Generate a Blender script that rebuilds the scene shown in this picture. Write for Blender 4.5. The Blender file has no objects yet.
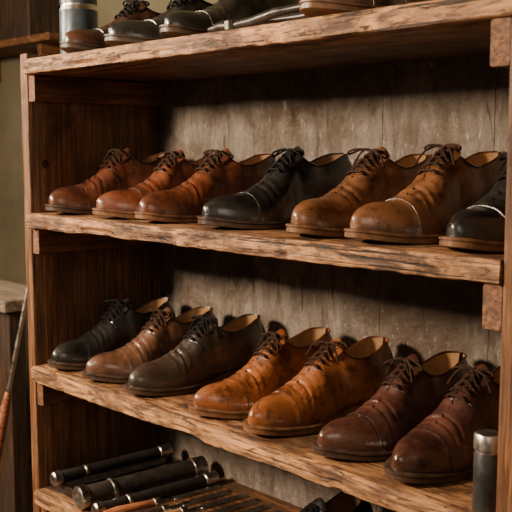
import bpy, math, random
import numpy as np
from mathutils import Vector, noise, Matrix
random.seed(4)
C=bpy.context.scene.collection
# ------------------------------------------------------------ materials
def newmat(name):
    m=bpy.data.materials.new(name); m.use_nodes=True
    nt=m.node_tree; b=nt.nodes['Principled BSDF']; return m,nt,b
def N(nt,t,**k):
    n=nt.nodes.new(t)
    for a,v in k.items(): setattr(n,a,v)
    return n
def ramp(nt,stops,fac):
    r=N(nt,'ShaderNodeValToRGB'); e=r.color_ramp.elements
    while len(e)<len(stops): e.new(0.5)
    for i,(p,c) in enumerate(stops):
        e[i].position=p; e[i].color=(c[0],c[1],c[2],1) if hasattr(c,'__len__') else (c,c,c,1)
    nt.links.new(fac,r.inputs[0]); return r.outputs[0]
def coords(nt,scale=(1,1,1),obj_rand=False,rot=(0,0,0)):
    tc=N(nt,'ShaderNodeTexCoord'); mp=N(nt,'ShaderNodeMapping')
    mp.inputs['Scale'].default_value=scale; mp.inputs['Rotation'].default_value=rot
    nt.links.new(tc.outputs['Object'],mp.inputs[0])
    if obj_rand:
        oi=N(nt,'ShaderNodeObjectInfo'); mu=N(nt,'ShaderNodeMath',operation='MULTIPLY'); mu.inputs[1].default_value=37
        nt.links.new(oi.outputs['Random'],mu.inputs[0]); nt.links.new(mu.outputs[0],mp.inputs['Location'])
    return mp.outputs[0]
def noi(nt,vec,scale,detail=6,rough=0.6,dist=0):
    n=N(nt,'ShaderNodeTexNoise'); n.inputs['Scale'].default_value=scale; n.inputs['Detail'].default_value=detail
    n.inputs['Roughness'].default_value=rough; n.inputs['Distortion'].default_value=dist
    nt.links.new(vec,n.inputs['Vector']); return n.outputs['Fac']
def mix(nt,f,a,b,bt='MIX'):
    m=N(nt,'ShaderNodeMix',data_type='RGBA',blend_type=bt)
    for s,v in ((m.inputs[0],f),(m.inputs[6],a),(m.inputs[7],b)):
        if hasattr(v,'is_linked'): nt.links.new(v,s)
        elif hasattr(v,'__len__'): s.default_value=(v[0],v[1],v[2],1)
        else: s.default_value=v
    return m.outputs[2]
def math_(nt,op,a,b=None,c=None):
    m=N(nt,'ShaderNodeMath',operation=op)
    for i,v in enumerate((a,b,c)):
        if v is None: continue
        if hasattr(v,'is_linked'): nt.links.new(v,m.inputs[i])
        else: m.inputs[i].default_value=v
    return m.outputs[0]
def bump(nt,b,h,strength,dist=0.002):
    bp=N(nt,'ShaderNodeBump'); bp.inputs['Strength'].default_value=strength; bp.inputs['Distance'].default_value=dist
    nt.links.new(h,bp.inputs['Height']); nt.links.new(bp.outputs[0],b.inputs['Normal'])
def simple(name,col,rough=0.5,metal=0,var=0.3,scale=30,bs=0.2,spec=.5):
    m,nt,b=newmat(name); v=coords(nt)
    n=noi(nt,v,scale)
    c=ramp(nt,[(0.3,[x*(1-var) for x in col]),(0.7,[min(1,x*(1+var)) for x in col])],n)
    nt.links.new(c,b.inputs['Base Color']); b.inputs['Metallic'].default_value=metal; b.inputs['Specular IOR Level'].default_value=spec
    r=ramp(nt,[(0.3,max(0,rough-.1)),(0.7,min(1,rough+.12))],noi(nt,v,scale*2))
    nt.links.new(r,b.inputs['Roughness']); bump(nt,b,n,bs,0.001); return m
def leather(name,base,dark,light,patch=0.5,rough=0.26,scuff=.2):
    m,nt,b=newmat(name); v=coords(nt,obj_rand=True)
    big=noi(nt,v,14,6,.64,.7); fine=noi(nt,v,75,6,.7)
    c=ramp(nt,[(0.34,dark),(0.50,base),(0.68,light)],big)
    spots=ramp(nt,[(0.51,0),(0.58,1)],noi(nt,v,24,10,.78,.6))
    c=mix(nt,math_(nt,'MULTIPLY',spots,patch),c,[x*.6 for x in dark])
    sc=ramp(nt,[(0.57,0),(0.64,1)],noi(nt,coords(nt,(50,210,140),True),1.0,9,.82,.7))
    fl=ramp(nt,[(0.65,0),(0.69,1)],noi(nt,v,110,8,.8,.3))
    scf=math_(nt,'MAXIMUM',sc,fl)
    c=mix(nt,math_(nt,'MULTIPLY',scf,scuff),c,[min(1,x*1.2+.03) for x in light])
    cv=N(nt,'ShaderNodeTexVoronoi',feature='DISTANCE_TO_EDGE'); cv.inputs['Scale'].default_value=1.0
    wv=coords(nt,(120,38,60),True); nt.links.new(wv,cv.inputs['Vector'])
    cl=ramp(nt,[(0.0,1),(0.05,0)],cv.outputs[0])
    c=mix(nt,math_(nt,'MULTIPLY',cl,.18),c,[x*.5 for x in dark])
    at=N(nt,'ShaderNodeAttribute',attribute_name='seam')
    c=mix(nt,at.outputs['Fac'],c,[x*.22 for x in dark])
    nt.links.new(c,b.inputs['Base Color'])
    r=ramp(nt,[(0.38,rough-.08),(0.64,rough+.22)],noi(nt,v,26,8,.72,.4))
    r=math_(nt,'ADD',r,math_(nt,'MULTIPLY',scf,.10))
    nt.links.new(r,b.inputs['Roughness'])
    b.inputs['Coat Weight'].default_value=.75
    cr=ramp(nt,[(0.40,.10),(0.66,.32)],noi(nt,v,20,8,.72,.6)); nt.links.new(cr,b.inputs['Coat Roughness'])
    vo=N(nt,'ShaderNodeTexVoronoi',feature='DISTANCE_TO_EDGE'); vo.inputs['Scale'].default_value=480; nt.links.new(v,vo.inputs['Vector'])
    h=math_(nt,'MULTIPLY_ADD',vo.outputs[0],.25,math_(nt,'MULTIPLY',fine,.4))
    wr=noi(nt,coords(nt,(80,20,34),True),1.0,4,.55,.9)
    h=math_(nt,'MULTIPLY_ADD',wr,.8,h)
    h=math_(nt,'SUBTRACT',h,math_(nt,'MULTIPLY',cl,.2))
    bump(nt,b,h,.34,.0015); return m
def wood(name,axis,dark,mid,light,wear=None,rough=.55,scale=1.0):
    m,nt,b=newmat(name)
    sc=[14*scale]*3; sc[axis]=1.1*scale
    v=coords(nt,tuple(sc),True); v0=coords(nt,(1,1,1),True)
    g=noi(nt,v,4,9,.68,.8)
    sc2=[60*scale]*3; sc2[axis]=2.0
    g2=noi(nt,coords(nt,tuple(sc2),True),3,6,.7,.3)
    c=ramp(nt,[(0.33,dark),(0.5,mid),(0.68,light)],g)
    c=mix(nt,ramp(nt,[(0.42,0.75),(0.56,0)],g2),c,[x*.35 for x in dark])
    st=noi(nt,v0,7,6,.65,.5)
    c=mix(nt,ramp(nt,[(0.5,0),(0.66,.7)],st),c,[x*.5 for x in dark])
    h=math_(nt,'ADD',g,g2)
    if wear:
        at=N(nt,'ShaderNodeAttribute',attribute_name='wear')
        wn0=noi(nt,coords(nt,(4,18,18),True),2.6,9,.72,.5)
        wn=ramp(nt,[(0.43,0),(0.53,1)],wn0)
        f=math_(nt,'MULTIPLY',wn,at.outputs['Fac'])
        wc=ramp(nt,[(.35,[x*.5 for x in wear]),(.65,[min(1,x*1.25) for x in wear])],noi(nt,coords(nt,(4,50,50),True),2,5,.6))
        c=mix(nt,f,c,wc)
        pits=ramp(nt,[(0.56,0),(0.61,.92)],noi(nt,coords(nt,(6,26,26),True),2.6,9,.75,.8))
        c=mix(nt,pits,c,[x*.5 for x in dark])
        bl=ramp(nt,[(0.50,0),(0.62,.85)],noi(nt,coords(nt,(4,7,7),True),2.2,7,.7,.5))
        c=mix(nt,bl,c,[x*.9 for x in dark])
        vo=N(nt,'ShaderNodeTexVoronoi'); vo.inputs['Scale'].default_value=1.0; nt.links.new(coords(nt,(4.2,9,9),True),vo.inputs['Vector'])
        kn=ramp(nt,[(.06,.95),(.12,.25),(.15,.8),(.2,0)],vo.outputs['Distance'])
        c=mix(nt,kn,c,[x*.35 for x in dark])
        ck=ramp(nt,[(0.60,0),(0.64,1)],noi(nt,coords(nt,(2.2,120,120),True),1.6,5,.6,.25))
        c=mix(nt,ck,c,[x*.15 for x in dark])
        h=math_(nt,'SUBTRACT',math_(nt,'ADD',h,math_(nt,'MULTIPLY',wn0,.8)),math_(nt,'ADD',math_(nt,'MULTIPLY',pits,.35),math_(nt,'MULTIPLY',ck,.8)))
    nt.links.new(c,b.inputs['Base Color'])
    r=ramp(nt,[(0.3,rough-.14),(0.7,rough+.2)],st); nt.links.new(r,b.inputs['Roughness'])
    bump(nt,b,h,.65,.004); return m

M_shelf=wood('worn_shelf_wood',0,(.070,.027,.010),(.20,.082,.030),(.35,.16,.062),wear=(.50,.245,.10))
M_side=wood('dark_side_wood',2,(.085,.034,.013),(.20,.085,.031),(.31,.14,.055))
M_cleat=wood('cleat_wood',1,(.09,.03,.010),(.20,.080,.028),(.30,.135,.05))
M_dark=wood('bench_leg_wood',2,(.02,.01,.006),(.05,.025,.013),(.09,.045,.02))
M_lin=simple('tan_lining',(.36,.20,.095),.6,0,.3,40)
M_linD=simple('dark_lining',(.22,.12,.065),.6,0,.3,40)
M_sole=simple('dark_sole',(.05,.028,.018),.42,0,.6,60,.5)
M_soleB=simple('brown_sole',(.14,.065,.03),.42,0,.6,60,.5)
M_laceB=simple('black_lace',(.008,.007,.007),.85,0,.3,300,.2,.15)
M_laceR=simple('brown_lace',(.032,.016,.010),.85,0,.3,300,.2,.15)
LE={
 'red':leather('oxblood_leather',(.105,.033,.018),(.045,.015,.009),(.165,.055,.028),.5),
 'tanred':leather('chestnut_leather',(.140,.040,.018),(.065,.020,.010),(.20,.066,.029),.5),
 'black':leather('black_leather',(.014,.013,.012),(.008,.0078,.0075),(.023,.021,.019),.2,.25,.08),
 'sooty':leather('sooty_brown_leather',(.036,.023,.016),(.018,.012,.009),(.055,.036,.025),.3,.27,.12),
 'tan':leather('tan_leather',(.175,.073,.030),(.080,.030,.013),(.25,.110,.046),.8),
 'orange':leather('cognac_leather',(.255,.082,.024),(.125,.037,.012),(.34,.120,.038),.85),
 'brown':leather('brown_leather',(.11,.048,.026),(.06,.026,.015),(.155,.075,.042),.4),
 'dark':leather('dark_brown_leather',(.072,.027,.018),(.033,.014,.010),(.110,.043,.027),.5,.22),
}
# ------------------------------------------------------------ mesh helper
class MB:
    def __init__(s): s.v=[];s.f=[];s.m=[];s.a=[]
    def grid(s,P,mi,close=False,attr=None,flip=False):
        n,k=P.shape[:2]; o=len(s.v)
        for i in range(n):
            for j in range(k):
                s.v.append(tuple(P[i,j])); s.a.append(0 if attr is None else float(attr[i,j]))
        for i in range(n-1):
            for j in range(k-(0 if close else 1)):
                j2=(j+1)%k
                q=(o+i*k+j,o+(i+1)*k+j,o+(i+1)*k+j2,o+i*k+j2)
                s.f.append(q[::-1] if flip else q); s.m.append(mi)
        return o
    def tube(s,pts,r,mi,n=7,cap=True):
        pts=[Vector(p) for p in pts]; o=len(s.v); up=None
        rs=r if hasattr(r,'__len__') else [r]*len(pts)
        for i,p in enumerate(pts):
            t=(pts[min(i+1,len(pts)-1)]-pts[max(i-1,0)]).normalized()
            if up is None: up=t.orthogonal().normalized()
            up=(up-t*up.dot(t)).normalized(); bn=t.cross(up)
            for j in range(n):
                a=2*math.pi*j/n
                s.v.append(tuple(p+(up*math.cos(a)+bn*math.sin(a))*rs[i])); s.a.append(0)
        for i in range(len(pts)-1):
            for j in range(n):
                s.f.append((o+i*n+j,o+i*n+(j+1)%n,o+(i+1)*n+(j+1)%n,o+(i+1)*n+j)); s.m.append(mi)
        if cap:
            s.f.append(tuple(o+j for j in range(n))[::-1]); s.m.append(mi)
            s.f.append(tuple(o+(len(pts)-1)*n+j for j in range(n))); s.m.append(mi)
    def lathe(s,prof,mi,n=32,M=Matrix(),a=0):
        o=len(s.v)
        for pr in prof:
            for j in range(n):
                an=2*math.pi*j/n; s.v.append(tuple(M@Vector((pr[0]*math.cos(an),pr[0]*math.sin(an),pr[1])))); s.a.append(a)
        for i in range(len(prof)-1):
            m=prof[i+1][2] if len(prof[i+1])>2 else mi
            for j in range(n):
                s.f.append((o+i*n+j,o+i*n+(j+1)%n,o+(i+1)*n+(j+1)%n,o+(i+1)*n+j)); s.m.append(m)
        s.f.append(tuple(o+j for j in range(n))[::-1]); s.m.append(mi)
        k=o+(len(prof)-1)*n; s.f.append(tuple(k+j for j in range(n))); s.m.append(prof[-1][2] if len(prof[-1])>2 else mi)
    def box(s,lo,hi,mi,M=Matrix(),b=.0):
        o=len(s.v)
        c=[(x,y,z) for z in (lo[2],hi[2]) for y in (lo[1],hi[1]) for x in (lo[0],hi[0])]
        for p in c: s.v.append(tuple(M@Vector(p))); s.a.append(0)
        for q in ((0,2,3,1),(4,5,7,6),(0,1,5,4),(2,6,7,3),(0,4,6,2),(1,3,7,5)): s.f.append(tuple(o+i for i in q)); s.m.append(mi)
    def obj(s,name,mats,attr='seam',smooth=True,parent=None,bevel=0,angle=None):
        me=bpy.data.meshes.new(name); me.from_pydata(s.v,[],s.f); 
        for m in mats: me.materials.append(m)
        me.polygons.foreach_set('material_index',s.m)
        at=me.attributes.new(attr,'FLOAT','POINT'); at.data.foreach_set('value',s.a)
        me.update()
        if smooth:
            me.shade_smooth()
            if angle: 
                try: me.set_sharp_from_angle(angle=math.radians(angle))
                except Exception: pass
        o=bpy.data.objects.new(name,me); C.objects.link(o)
        if bevel:
            bv=o.modifiers.new('bevel','BEVEL'); bv.width=bevel; bv.segments=2; bv.limit_method='ANGLE'
        if parent: o.parent=parent
        return o
def ss(a,b,x):
    t=np.clip((x-a)/(b-a),0,1); return t*t*(3-2*t)
def key(ks,t):
    xs=[k[0] for k in ks]; ys=[k[1] for k in ks]
    t=np.asarray(t,float); xs=np.array(xs);ys=np.array(ys)
    d=np.gradient(ys,xs); i=np.clip(np.searchsorted(xs,t,side='right')-1,0,len(xs)-2)
    h=xs[i+1]-xs[i]; u=np.clip((t-xs[i])/h,0,1)
    return (2*u**3-3*u**2+1)*ys[i]+(u**3-2*u**2+u)*h*d[i]+(-2*u**3+3*u**2)*ys[i+1]+(u**3-u**2)*h*d[i+1]
# ------------------------------------------------------------ shoe
def shoe_mesh(L=.285,side=1,cap=True,hs=1.0,ws=1.0,seed=0,bow=True,brogue=False):
    rng=random.Random(seed)
    g0=(1-np.cos(np.linspace(0,math.pi,104)))/2
    cs=.765
    st=sorted(set(np.round(list(g0)+list(np.arange(.60,.735,.006))+[.570,.5735,.578,.5805,.5815,.585,cs-.012,cs-.0095,cs-.008,cs-.003,cs,cs+.0015,cs+.004],5)))
    T=np.array(st); n=len(T); K=23
    S=np.linspace(0,1,K)
    def W(t):
        w=key([(0,.031),(.15,.035),(.35,.033),(.5,.037),(.68,.0475),(.8,.043),(.9,.038),(1,.033)],t)*ws
        he=np.sqrt(np.clip(1-np.clip(1-t/.13,0,1)**2,0,1))
        v=np.clip((t-.72)/.28,0,1); te=np.sqrt(np.clip(1-v**2.15,0,1))
        return w*he*te
    def Gp(t):
        g=key([(0,0),(.04,.016),(.12,.0245),(.25,.029),(.35,.028),(.41,.020),(.45,.010),(.5,.0065),(.57,.004),(.6,0),(.7,0),(1,0)],t)
        return np.minimum(np.clip(g,0,1),W(t)*.85)
    def R(t):
        r=key([(0,.083),(.1,.080),(.2,.071),(.3,.067),(.37,.074),(.43,.089),(.47,.091),(.53,.081),(.6,.064),(.7,.048),(.78,.0415),(.86,.0385),(.93,.0355),(1,.032)],t)*hs
        v=np.clip((t-.84)/.16,0,1); return r*(.30+.70*np.sqrt(np.clip(1-v**2.2,0,1)))
    def Z0(t): return key([(0,.030),(.2,.029),(.35,.024),(.5,.017),(.68,.0125),(.85,.0145),(1,.021)],t)
    def CY(t): return side*key([(0,0),(.3,-.003),(.55,.002),(.75,.002),(1,-.008)],t)
    ph=rng.uniform(0,6)
    def surf(t,s,sd):
        bmp=np.exp(-((t-.56)/.12)**2)
        t2=t-.085*bmp*(1-s)**1.2
        w=W(t2);g=Gp(t2);h=R(t2);z0=Z0(t2)
        a=s*math.pi/2
        ya=g+(w-g)*np.cos(a)**.9; za=h*np.sin(a)**.9
        yb=w+.0045*np.sin(math.pi*s)*np.clip(w/.02,0,1)+(g-w)*s**1.6; zb=h*s
        k=1-ss(.38,.60,t2)
        y=ya*(1-k)+yb*k; z=za*(1-k)+zb*k
        hf=np.clip(1-t2/.3,0,1)
        x=t2*L+(-.004*np.sin(math.pi*np.minimum(s*1.1,1))+.009*s**2)*hf
        env=np.exp(-((t2-.665)/.045)**2)*np.sin(a)**.6
        cr=env*(.0012*np.sin(t2*L*2*math.pi/.0125+2.2*s*sd+ph+1.3*np.sin(4*s+ph))+.0005*np.sin(t2*L*2*math.pi/.0066+5*s-sd+ph))
        env2=np.exp(-((t2-.40)/.08)**2)*np.sin(math.pi*s)
        dn=.0012*np.sin(t2*17+ph)*np.sin(s*5+ph*2)*np.exp(-((t2-.38)/.18)**2)+.0009*env2*np.sin(s*14+t2*30+ph)
        y=y+dn
        return np.stack([x,sd*y+CY(t2),z0+z-.001+cr],-1)
    mb=MB()
    TT,SS=np.meshgrid(T,S,indexing='ij')
    for sd in (1,-1):
        P=surf(TT,SS,sd)
        du=np.gradient(P,axis=0);dv=np.gradient(P,axis=1)
        nn=np.cross(du,dv); ln=np.linalg.norm(nn,axis=-1,keepdims=True); nn=nn/np.maximum(ln,1e-9)
        nn*=sd
        off=np.where(TT<.581,.0017,0.)
        if cap: off=off+np.where(TT>cs+.0005,.0013,0.)
        off=off-np.where((np.abs(TT-.5735)<.001),.0007,0)
        if cap: off=off-np.where((np.abs(TT-(cs+.004))<.001),.0006,0)
        off*= np.clip(np.minimum(TT/.03,(1-TT)/.03),0,1)
        msk=(TT>.6)&(SS>.99)
        d=nn*off[...,None]; d[msk,1]=0; 
        P=P+d
        at=np.where(np.abs(TT-.5815)<.0016,1.,0.)
        at=np.maximum(at,np.where(np.abs(TT-.5735)<.001,.6,0))
        if cap:
            at=np.maximum(at,np.where(np.abs(TT-cs)<.0012,1.,0.))
            at=np.maximum(at,np.where(np.abs(TT-(cs-.0095))<.001,.7,0.))
        at=np.maximum(at,np.where((np.abs(TT-.20-.04*(1-SS))<.006)&(SS<.9),.65,0))
        at=np.maximum(at,np.where((SS>.97)&(TT<.58),.7,0))
        at=np.maximum(at,.55*np.clip(1-SS/.13,0,1))
        mb.grid(P,0,attr=at,flip=(sd<0))
    if brogue:
        for sd in (1,-1):
            for tb,nb in ((cs+.016,13),(.555,12)):
                for s in np.linspace(.1,.97 if tb>.6 else .8,nb):
                    p=Vector(surf(np.array(tb),np.array(s),sd)); q=Vector(surf(np.array(tb+.01),np.array(s),sd)); r=Vector(surf(np.array(tb),np.array(min(1,s+.02)),sd))
                    nv=(q-p).cross(r-p).normalized()*sd
                    M=Matrix.Translation(p+nv*.0012)@nv.to_track_quat('Z','Y').to_matrix().to_4x4()
                    mb.lathe([(.0013,-.0006),(.0013,.0003),(.0005,.0002)],0,7,M,a=1.)
    # lining
    sel=T[(T>.012)&(T<.53)]
    for sd in (1,-1):
        rows=[]
        for t in sel:
            p=surf(np.array(t),np.array(1.),sd); g=float(Gp(t)); cy=float(CY(t)); x,y,z=p
            wi=max(float(W(t))-.004,0.0005); zb=float(Z0(t))+.006
            inn=lambda q: cy+sd*q
            rows.append([(x,inn(g+.0018),z+.0004),(x,inn(max(g-.0006,0)),z+.0018),(x,inn(max(g-.003,.0)),z-.001),(x,inn(max(g*.96,.0)),z*.75+zb*.25),(x,inn(wi*.93),z*.4+zb*.6),(x,inn(wi*.9),zb),(x,cy,zb-.001)])
        A=np.array(rows)
        mb.grid(A[:, :3],0,attr=np.full(A[:, :3].shape[:2],.6),flip=(sd>0)); mb.grid(A[:,2:],1,flip=(sd>0))
    # sole
    def outline(m):
        Rr=np.stack([T*L,W(T)],-1)
        d=np.gradient(Rr,axis=0); nr=np.stack([-d[:,1],d[:,0]],-1); nr/=np.maximum(np.linalg.norm(nr,axis=1,keepdims=True),1e-9)
        nr[0]=(-1,0);nr[-1]=(1,0)
        mm=m*(.45+.55*ss(.25,.5,T))
        O=Rr+nr*mm[:,None]; O[:,1]=np.maximum(O[:,1],0)
        return O
    def lay(m,zf):
        O=outline(m); z=zf
        Rt=np.stack([O[:,0],CY(T)+O[:,1],z],-1); Lf=np.stack([O[:,0],CY(T)-O[:,1],z],-1)
        return np.concatenate([Rt,Lf[::-1]],0)
    z0=Z0(T); zb=z0-.0115; zb=zb-zb.min()
    lays=[lay(-.004,zb),lay(.0035,zb),lay(.0062,zb+.0015),lay(.0062,z0-.0052),lay(.0046,z0-.0044),lay(.0046,z0-.0038),lay(.0072,z0-.0030),lay(.0072,z0-.0008),lay(.006,z0),lay(-.002,z0+.0002)]
    A=np.stack(lays,0)
    mb.grid(A,2,close=True,flip=True)
    def capf(A0,flip):
        h=A0[:n]; q=A0[n:][::-1]; mb.grid(np.stack([h,q],0),2,flip=flip)
    capf(A[0],False); capf(A[-1],True)
    ms=T<.27; idx=np.where(ms)[0]; O=outline(.003)[idx]; O2=outline(.0015)[idx]
    def hl(O,z):
        cy=CY(T[idx]); return np.concatenate([np.stack([O[:,0],cy+O[:,1],z],-1),np.stack([O[:,0],cy-O[:,1],z],-1)[::-1]],0)
    zt=zb[idx]+.002
    H=np.stack([hl(O2,zt*0),hl(O,zt*.05+.001),hl(O,zt*.5),hl(O,zt)],0)
    mb.grid(H,2,close=True,flip=True); k=len(idx)
    mb.grid(np.stack([H[0][:k],H[0][k:][::-1]],0),2)
    # tongue
    V=np.linspace(0,1,16); U=np.linspace(-1,1,11); G=[]
    for v in V:
        t=.61-.215*v; zc=float(R(max(t,.465))+Z0(t))-.0035
        if t<.465: zc+= (.465-t)*L*.75
        wd=.011+.012*v
        if v>.9: wd*=.93-.2*(v-.9)/.1
        G.append([(t*L,float(CY(t))+u*wd,zc-.0105*u*u*(.4+.8*v)-(.002 if v>.97 else 0)) for u in U])
    G=np.array(G); mb.grid(G,0,flip=True)
    G2=G.copy(); G2[:,:,2]-=.0028; G2[:,:,0]-=.001; mb.grid(G2,1)
    mb.grid(np.stack([G[-1],G2[-1]],0),0)
    mb.grid(np.stack([G[:,0],G2[:,0]],0),0); mb.grid(np.stack([G[:,-1],G2[:,-1]],0),0)
    # laces
    ks=[.455+.030*i for i in range(5)]
    sp=lambda t,s,sd:Vector(surf(np.array(t),np.array(s),sd))
    for i,t in enumerate(ks):
        a=sp(t,.84,1); b=sp(t,.84,-1)
        for q in (a,b):
            mb.lathe([(.0032,0),(.0034,.001),(.0024,.0018),(.0012,.0012)],3,10,Matrix.Translation(q+Vector((0,0,.0004)))@Matrix.Rotation(math.radians(-25),4,'Y')@Matrix.Rotation(math.radians(-35 if q is a else 35),4,'X'))
        c=(a+b)/2; top=max(sp(t,1.,1).z,c.z)+.0045
        for dx in (-.0014,.0016):
            mb.tube([a+Vector((dx,0,.0005)),a.lerp(b,.12)+Vector((dx,0,.0045)),Vector((c.x+dx,a.y*.7+b.y*.3,top)),Vector((c.x+dx,c.y,top+.0006)),Vector((c.x+dx,a.y*.3+b.y*.7,top)),a.lerp(b,.88)+Vector((dx,0,.0045)),b+Vector((dx,0,.0005))],.0016,3,6)
        if i<4:
            a2=sp(ks[i+1],.84,-1); c2=(a+a2)/2
            mb.tube([a+Vector((0,0,.001)),Vector((c2.x,c2.y,top+.0008)),a2+Vector((0,0,.001))],.0014,3,6)
    if bow:
        k0=sp(ks[0],1.,1); kc=Vector((k0.x+.001,float(CY(.455)),k0.z+.0075))
        mb.lathe([(.001,-.003),(.0042,-.002),(.005,0),(.0042,.002),(.001,.003)],3,10,Matrix.Translation(kc))
        for sd in (1,-1):
            ln=rng.uniform(.028,.04); fx=rng.uniform(-.006,.014); rise=rng.uniform(.004,.014)
            pts=[]
            for u in np.linspace(0,1,13):
                a=u*2*math.pi; r=math.sin(u*math.pi)
                pts.append(kc+Vector((fx*r+.008*math.sin(a),sd*ln*r,rise*math.sin(min(u,1-u)*math.pi*1.2)-.016*r*r)))
            mb.tube(pts,.0017,3,6)
            fx=rng.uniform(.004,.024); ln=rng.uniform(.024,.038)
            pts=[kc+Vector((fx*u,sd*ln*u,.006*math.sin(u*3)-.024*u*u)) for u in np.linspace(0,1,8)]
            mb.tube(pts,.0016,3,6)
    return mb
def shoe(name,x,y,z,leath,sole,lining,lace,rot=0,L=.285,side=1,cap=True,hs=1,ws=1,seed=0,bow=True,face=-90,brogue=False):
    mb=shoe_mesh(L,side,cap,hs,ws,seed,bow,brogue)
    mb.v=[(a-L,b,c) for a,b,c in mb.v]
    o=mb.obj(name,[LE[leath],lining,sole,lace],'seam',True,angle=50)
    o.location=(x,y,z); o.rotation_euler=(0,0,math.radians(face+rot))
    return o
# ------------------------------------------------------------ planks
def plank(name,ax,lo,hi,mat,parent,amp=.0,seed=0,nseg=90,wearfront=True,bev=.003):
    oth=[i for i in range(3) if i!=ax]; u,v=oth
    nu=12
    def seg(a,b,k): return [(a[0]+(b[0]-a[0])*i/k,a[1]+(b[1]-a[1])*i/k) for i in range(k)]
    a0,a1=lo[u]+bev,hi[u]-bev; b0,b1=lo[v]+bev,hi[v]-bev
    loop=seg((a0,lo[v]),(a1,lo[v]),nu)+[(a1,lo[v]),(hi[u]-bev*.3,lo[v]+bev*.3)]+seg((hi[u],b0),(hi[u],b1),4)+[(hi[u],b1),(hi[u]-bev*.3,hi[v]-bev*.3)]+seg((a1,hi[v]),(a0,hi[v]),nu)+[(a0,hi[v]),(lo[u]+bev*.3,hi[v]-bev*.3)]+seg((lo[u],b1),(lo[u],b0),4)+[(lo[u],b0),(lo[u]+bev*.3,lo[v]+bev*.3)]
    mb=MB(); P=np.zeros((nseg,len(loop),3)); A=np.zeros((nseg,len(loop)))
    for i in range(nseg):
        w=lo[ax]+(hi[ax]-lo[ax])*i/(nseg-1)
        for j,(p,q) in enumerate(loop):
            c=[0,0,0]; c[ax]=w;c[u]=p;c[v]=q
            y=c[1]; fr=max(0,1-(y-lo[1])/.02)
            if amp and fr>0 and ax!=1:
                nz=noise.noise(Vector((w*11+seed,c[2]*30,seed)))+.6*noise.noise(Vector((w*38+seed,c[2]*60,3)))
                chip=max(0,noise.noise(Vector((w*8+seed*3,5,seed)))-.15)*3+max(0,noise.noise(Vector((w*26+seed*5,9,seed)))-.25)*2
                low=1 if (c[2]<(lo[2]+hi[2])/2) else .35
                c[1]+=fr*(amp*(nz*.6+.5)+amp*2.2*chip*low)
                if low==1 and c[2]<lo[2]+.002: c[2]+=fr*amp*(abs(nz)*1.2+chip*.8)
            P[i,j]=c; A[i,j]=max(0,1-max(0,y-lo[1])/.14)**.8 if wearfront else 0
    mb.grid(P,0,close=True,attr=A)
    k=len(loop); mb.f.append(tuple(range(k))); mb.m.append(0); mb.f.append(tuple((nseg-1)*k+j for j in range(k))[::-1]); mb.m.append(0)
    o=mb.obj(name,[mat],'wear',True,parent=parent,angle=38)
    import bmesh
    bm=bmesh.new(); bm.from_mesh(o.data); bmesh.ops.recalc_face_normals(bm,faces=bm.faces); bm.to_mesh(o.data); bm.free()
    return o
unit=bpy.data.objects.new('wooden_shelf_unit',None); C.objects.link(unit)
ZM=1.0; ZT=1.295; ZL=.695; ZB=.44; ZBB=.14
X0,X1=0.0,1.045; TH=.029; DY=.318
for nm,z,s,xa,xb in (('top_shelf',ZT,1,X0-.0,X1+.06),('middle_shelf',ZM,2,X0+.002,X1),('lower_shelf',ZL,3,X0+.002,X1),('bottom_shelf',ZB,5,X0+.002,X1),('base_shelf',ZBB,6,X0+.002,X1)):
    plank(nm,0,(xa,-.012,z-TH),(xb,DY,z),M_shelf,unit,.0028,s*7.3,200,bev=.003)
plank('side_panel_left',2,(-.026,0,0),(-.0005,DY+.02,ZT+.012),M_side,unit,.001,3,60)
plank('side_panel_right',2,(X1+.001,-.006,0),(X1+.03,DY+.02,ZT-TH-.0005),M_side,unit,.001,9,60)
for i,z in enumerate((ZT,ZM,ZL,ZB)):
    plank('cleat_left_%d'%i,1,(0,.004,z-TH-.05),(.022,DY-.005,z-TH-.0005),M_cleat,unit,0,i,20,wearfront=False)
    plank('cleat_right_%d'%i,1,(X1-.024,-.004,z-TH-.052),(X1+.0005,DY-.005,z-TH-.0005),M_cleat,unit,0,i+9,20,wearfront=False)
mb=MB(); mb.lathe([(.008,0),(.008,.001),(.006,.002),(.002,.0022)],0,20,Matrix.Translation((-.0008,.035,ZM+.095))@Matrix.Rotation(math.radians(90),4,'Y'))
M_iron=simple('dark_iron',(.06,.050,.042),.38,.8,.4)
mb.obj('bolts',[M_iron],parent=unit)
# back panel
m,nt,b=newmat('weathered_grey_board')
v=coords(nt,(5,5,1.4)); v0=coords(nt)
g=noi(nt,v,5,10,.75,.6)
c=ramp(nt,[(.32,(.075,.055,.042)),(.5,(.20,.165,.135)),(.66,(.33,.285,.24))],g)
c=mix(nt,ramp(nt,[(.46,0),(.60,.85)],noi(nt,v0,5,9,.72,.9)),c,(.10,.066,.044))
c=mix(nt,ramp(nt,[(.575,0),(.62,.8)],noi(nt,coords(nt,(24,24,12)),3,10,.85,.3)),c,(.50,.455,.39))
c=mix(nt,ramp(nt,[(.60,0),(.66,.8)],noi(nt,coords(nt,(40,40,4.5)),1.6,7,.7,.6)),c,(.045,.031,.022))
vo=N(nt,'ShaderNodeTexVoronoi'); vo.inputs['Scale'].default_value=1.0; nt.links.new(coords(nt,(6,6,4)),vo.inputs['Vector'])
c=mix(nt,ramp(nt,[(.05,.9),(.09,0)],vo.outputs['Distance']),c,(.05,.03,.02))
nt.links.new(c,b.inputs['Base Color']); nt.links.new(ramp(nt,[(.42,.22),(.58,.62)],noi(nt,v0,9,8,.75)),b.inputs['Roughness'])
bump(nt,b,math_(nt,'ADD',g,noi(nt,v0,45,8,.75)),1.0,.007); M_back=m
seams=[0,.30,.615,.83,X1]
mb=MB()
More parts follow.
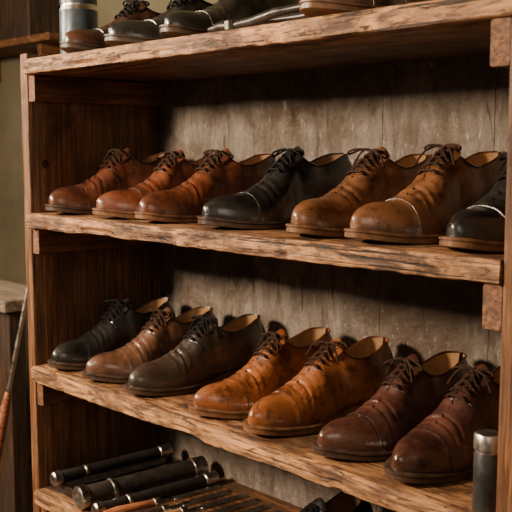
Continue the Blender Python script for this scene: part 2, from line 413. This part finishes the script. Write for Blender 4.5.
for a,bx in zip(seams[:-1],seams[1:]):
    mb.box((a+.0003,DY+.001,0.0),(bx-.0003,DY+.018,ZT-TH+.010),0)
mb.obj('back_boards',[M_back],'wear',False,parent=unit,bevel=.0008)
# ------------------------------------------------------------ shoes
B='black_leather_derby_shoe'; R_='brown_leather_derby_shoe'
mid=[(.062,'red',M_sole,M_laceR,R_,1.06,.285,-7),(.236,'tanred',M_soleB,M_laceR,R_,1.02,.285,-6),(.350,'tanred',M_soleB,M_laceR,R_,1.04,.295,-8),
     (.527,'black',M_sole,M_laceB,B,1.06,.30,-7),(.707,'tan',M_soleB,M_laceR,R_,1.05,.292,-6),(.827,'tan',M_soleB,M_laceR,R_,1.10,.298,-7),(.966,'black',M_soleB,M_laceB,B,1.02,.285,-5)]
for i,(x,l,so,la,nm,hs,L,rt) in enumerate(mid):
    shoe(nm,x,.002,ZM,l,so,M_lin if l!='black' else M_linD,la,rot=rt,L=L,side=1 if i%2 else -1,cap=(i not in (2,4)),hs=hs,seed=i,brogue=i in (0,3))
low=[(.056,'black',M_sole,M_laceB,B,1.04,.285,-6),(.190,'brown',M_sole,M_laceR,R_,1.02,.285,-7),(.312,'sooty',M_sole,M_laceB,R_,1.03,.295,-8),(.502,'orange',M_soleB,M_laceR,R_,1.03,.29,-6),
     (.617,'orange',M_soleB,M_laceR,R_,1.06,.295,-8),(.772,'dark',M_sole,M_laceR,R_,1.04,.295,-7),(.888,'dark',M_sole,M_laceR,R_,1.09,.298,-6)]
for i,(x,l,so,la,nm,hs,L,rt) in enumerate(low):
    shoe(nm,x,.002,ZL,l,so,M_lin,la,rot=rt,L=L,side=1 if i%2 else -1,cap=(i not in (2,)),hs=hs,seed=20+i,brogue=i in (5,))
top=[(.145,'dark',M_sole,M_laceB,R_,-4),(.298,'black',M_sole,M_laceB,B,-5),(.437,'black',M_sole,M_laceB,B,-6),(.765,'tan',M_soleB,M_laceR,R_,-6),(.925,'black',M_soleB,M_laceB,B,-4)]
for i,(x,l,so,la,nm,rt) in enumerate(top):
    shoe(nm,x,-.020 if i>2 else -.008,ZT,l,so,M_lin,la,rot=rt,L=.28,side=1 if i%2 else -1,cap=True,hs=.88 if i<3 else 1,seed=40+i)
# ------------------------------------------------------------ other objects
M_flask=simple('blue_grey_enamel',(.05,.068,.085),.35,.2,.15)
M_steel=simple('brushed_steel',(.55,.51,.46),.3,1,.15)
M_blackp=simple('black_metal',(.045,.040,.036),.30,.5,.3)
M_bw=wood('handle_wood',0,(.08,.03,.01),(.2,.09,.035),(.3,.15,.06))
mb=MB(); mb.lathe([(.034,0),(.037,.003),(.037,.095),(.034,.102,1),(.034,.106,1),(.036,.107,0),(.036,.155,0),(.033,.16,0)],0,40)
o=mb.obj('vacuum_flask',[M_flask,M_steel],angle=40); o.location=(.047,.09,ZT)
mb=MB(); mb.lathe([(.015,0),(.0165,.002),(.0165,.072),(.015,.075),(.015,.077,1),(.017,.078,1),(.017,.094,1),(.015,.097,1)],0,36)
o=mb.obj('polish_canister',[simple('grey_tin',(.07,.07,.07),.35,.6,.3),M_steel],angle=40); o.location=(1.024,.012,ZL)
def pliers(loc,rot):
    mb=MB()
    mb.tube([(0,0,.012),(.05,.010,.013),(.11,.028,.017),(.16,.030,.02)],[.006,.0065,.0065,.005],0,10)
    mb.tube([(0,.0,.012),(.05,-.010,.013),(.11,-.026,.017),(.16,-.024,.02)],[.006,.0065,.0065,.005],0,10)
    mb.lathe([(.009,-.008),(.012,-.006),(.012,.006),(.009,.008)],1,18,Matrix.Translation((-.004,0,.0122)))
    mb.tube([(0,0,.012),(-.02,.006,.012),(-.05,.003,.010)],[.008,.009,.004],1,8); mb.tube([(0,0,.012),(-.02,-.006,.012),(-.05,-.003,.010)],[.008,.009,.004],1,8)
    o=mb.obj('pliers',[M_blackp,M_iron],angle=50); o.location=loc; o.rotation_euler=(0,0,math.radians(rot))
pliers((.560,.030,ZT),2)
mb=MB(); mb.tube([(0,0,.014),(.06,0,.02),(.15,0,.034)],[.008,.007,.010],0,12)
mb.tube([(-.004,-.04,.013),(-.004,-.012,.013),(-.004,.02,.013),(-.004,.035,.013)],[.013,.009,.009,.013],1,14)
o=mb.obj('cobbler_hammer',[M_bw,M_iron],angle=50); o.location=(.55,.12,ZT); o.rotation_euler=(0,0,math.radians(10))
mb=MB()
def ring(z,a,bb,n=28): return [(a*math.copysign(abs(math.cos(q))**.6,math.cos(q)),bb*math.copysign(abs(math.sin(q))**.8,math.sin(q)),z) for q in [2*math.pi*i/n for i in range(n)]]
mb.grid(np.array([ring(0,.060,.020),ring(.010,.062,.022),ring(.022,.064,.023)]),1,close=True)
mb.grid(np.array([ring(.022,.001,.001),ring(.022,.072,.026),ring(.026,.076,.028),ring(.036,.074,.026),ring(.042,.062,.019),ring(.043,.001,.001)]),0,close=True)
import bmesh as _b
o=mb.obj('shoe_brush',[M_bw,simple('dark_bristles',(.03,.022,.016),.8,0,.6,250,.9)],angle=40); o.location=(.625,.235,ZT+.0003); o.rotation_euler=(0,0,math.radians(8))
bm=_b.new(); bm.from_mesh(o.data); _b.ops.recalc_face_normals(bm,faces=bm.faces); bm.to_mesh(o.data); bm.free()
# bottom shelf: tools
def tube_tool(name,x,y0,y1,r,z,rot=0,body=M_blackp,ring_=None):
    mb=MB(); Ln=y1-y0; M=Matrix.Rotation(math.radians(-90),4,'X')
    mb.lathe([(r*.2,.012,0),(r*.55,.012,0),(r*.6,.0,1),(r*.85,.0,1),(r*1.05,.003,1),(r*1.05,.018,1),(r*.93,.0185,0),(r*.93,.07,0),(r*1.03,.071,1),(r*1.03,.078,1),(r*.93,.079,0),(r*.93,Ln-.03,0),(r*1.04,Ln-.029,1),(r*1.04,Ln,1)],0,32,M)
    o=mb.obj(name,[body,ring_ or M_steel],angle=40); o.location=(x,y0,z+r*1.05); o.rotation_euler=(0,0,math.radians(rot)); return o
M_gun=simple('gunmetal',(.10,.085,.07),.3,.7,.4)
tube_tool('metal_tube',.055,.0,.28,.013,ZB+.0215,-4,M_blackp,M_steel)
tube_tool('metal_tube',.150,-.004,.285,.022,ZB+.0005,-6,M_gun,M_steel)
tube_tool('metal_tube',.202,.0,.28,.013,ZB+.0005,-5,M_blackp,M_steel)
mb=MB(); mb.box((0,0,0),(.10,.26,.004),0)
for a,bb in (((0,0,.004),(.10,.004,.020)),((0,.256,.004),(.10,.26,.020)),((0,.004,.004),(.004,.256,.020)),((.096,.004,.004),(.10,.256,.020))): mb.box(a,bb,0)
o=mb.obj('metal_tray',[M_iron],smooth=False,bevel=.001); o.location=(.012,.02,ZB+.0006)
M_hand=wood('red_handle_wood',1,(.16,.045,.018),(.40,.13,.045),(.55,.22,.09))
M_hand2=wood('pale_handle_wood',1,(.24,.12,.05),(.48,.28,.13),(.6,.40,.2))
def chisel(x,y,rot,wood_m,Lh=.11,z=ZB,k=1.0):
    mb=MB(); M=Matrix.Rotation(math.radians(-90),4,'X')
    mb.lathe([(.006*k,0),(.0105*k,.004),(.0125*k,.03),(.0105*k,.07),(.009*k,Lh-.014),(.0100*k,Lh-.013,1),(.0100*k,Lh,1),(.0045,Lh+.002,1),(.0042,Lh+.03,1),(.003,Lh+.034,1)],0,20,M)
    mb.box((-.0085,Lh+.03,-.0018),(.0085,Lh+.14,.0018),1)
    o=mb.obj('wood_chisel',[wood_m,M_steel],angle=40,bevel=.0006); o.location=(x,y,z+.0126*k); o.rotation_euler=(0,0,math.radians(rot))
chisel(.240,-.006,-7,M_hand,.12,k=1.1); chisel(.276,.008,-7,M_dark,.10); chisel(.310,-.008,-7,M_hand2,.13,k=1.15); chisel(.346,.004,-7,M_hand); chisel(.380,-.004,-7,M_dark,.12,k=1.1); chisel(.412,.006,-7,M_hand)
pliers((.480,.17,ZB),-88)
shoe(B,.60,.0,ZB,'black',M_sole,M_linD,M_laceB,L=.28,seed=61,side=-1,rot=-6,hs=.9,bow=False)
shoe(R_,.75,.0,ZB,'dark',M_sole,M_linD,M_laceB,L=.28,seed=62,rot=-6); shoe(R_,.89,.0,ZB,'dark',M_sole,M_linD,M_laceB,L=.28,seed=63,side=-1,rot=-6)
# long shoehorn leaning left
mb=MB(); a=Vector((-.27,-.06,.0)); bq=Vector((-.150,.10,.93)); 
mb.tube([a.lerp(bq,t) for t in (0,.02,.3,.60,.64)],[.010,.014,.014,.011,.007],0,14)
mb.tube([a.lerp(bq,t) for t in (.635,.8,.98,1)],[.0055,.005,.0055,.003],1,10)
mb.obj('long_handled_shoehorn',[M_hand,M_steel],angle=50)
# workbench left
mb=MB(); mb.box((-1.5,.16,.725),(-.42,.34,.755),0); 
for x in (-1.48,-.49): 
    for y in (.18,.28): mb.box((x,y,0),(x+.05,y+.045,.725),1)
mb.box((-1.43,.20,.12),(-.49,.215,.725),1); mb.box((-1.43,.22,.3),(-.49,.30,.32),1)
mb.box((-1.0,.192,.55),(-.93,.2,.565),1)
mb.obj('workbench',[wood('bench_top',0,(.14,.10,.065),(.28,.22,.16),(.40,.33,.26)),M_dark],smooth=False,bevel=.003)
mb=MB(); mb.box((-2.1,.80,1.51),(-1.25,1.0,1.535),0)
for x in (-2.0,-1.4): mb.box((x,.84,1.41),(x+.025,1.0,1.51),0)
mb.obj('wall_shelf',[M_cleat],smooth=False,bevel=.002)
mb=MB(); mb.box((-2.08,.82,1.536),(-1.42,.99,1.80),0); mb.box((-2.09,.81,1.80),(-1.41,.995,1.83),0)  # invented dark box, added to darken the background above the wall shelf
mb.box((-1.80,.812,1.65),(-1.70,.82,1.68),1)
mb.obj('dark_filler_box',[M_dark,M_iron],smooth=False,bevel=.003)
# ------------------------------------------------------------ room
def roombox(name,lo,hi,mat):
    mb=MB(); mb.box(lo,hi,0); return mb.obj(name,[mat],smooth=False)
m,nt,b=newmat('olive_plaster'); v=coords(nt); c=ramp(nt,[(.3,(.13,.11,.065)),(.7,(.21,.18,.115))],noi(nt,v,3,8,.7)); nt.links.new(c,b.inputs['Base Color']); b.inputs['Roughness'].default_value=.85; bump(nt,b,noi(nt,v,40),.3,.003); M_wall=m
M_floor=wood('floor_boards',0,(.05,.025,.012),(.10,.05,.025),(.16,.09,.045))
roombox('wall_back',(-2.3,1.0,0),(2.8,1.1,2.6),M_wall); roombox('wall_left',(-2.4,-3,0),(-2.3,1.1,2.6),M_wall); roombox('wall_right',(2.8,-3,0),(2.9,1.1,2.6),M_wall)
roombox('floor',(-2.4,-3,-.1),(2.9,1.1,0),M_floor); roombox('ceiling',(-2.4,-3,2.6),(2.9,1.1,2.7),M_wall)
# ------------------------------------------------------------ lights
def area(name,loc,target,size,power,col):
    l=bpy.data.lights.new(name,'AREA'); l.size=size; l.energy=power; l.color=col
    o=bpy.data.objects.new(name,l); C.objects.link(o); o.location=loc
    o.rotation_euler=(Vector(target)-Vector(loc)).to_track_quat('-Z','Y').to_euler(); return o
area('lamp_key',(-.20,-1.75,1.68),(.55,.1,.92),.28,105,(1,.77,.54))
area('highlight_side',(-.95,-.85,1.70),(.6,.1,.95),.30,42,(1,.82,.62))  # added light for highlights on the shoe toes, not a lamp of the room
area('lamp_fill',(2.0,-1.5,1.7),(.6,.1,.9),.7,5,(1,.82,.64))
area('fill_back_wall',(-1.5,-.2,2.3),(-1.6,1.0,1.2),.4,1.5,(1,.85,.6))  # weak light added to brighten the olive wall, no real fixture
w=bpy.data.worlds.new('world'); bpy.context.scene.world=w; w.use_nodes=True
w.node_tree.nodes['Background'].inputs[0].default_value=(.9,.78,.65,1); w.node_tree.nodes['Background'].inputs[1].default_value=.03
# ------------------------------------------------------------ camera
cam=bpy.data.cameras.new('camera'); co=bpy.data.objects.new('camera',cam); C.objects.link(co)
al=math.radians(43.6); pt=math.radians(6.65)
ax=Vector((-math.cos(al)*math.cos(pt),math.sin(al)*math.cos(pt),-math.sin(pt)))
co.location=(1.579,-.894,1.121); co.rotation_euler=ax.to_track_quat('-Z','Y').to_euler()
cam.sensor_width=36; cam.lens=63.3
cam.dof.use_dof=True; cam.dof.focus_distance=1.4; cam.dof.aperture_fstop=11
bpy.context.scene.camera=co
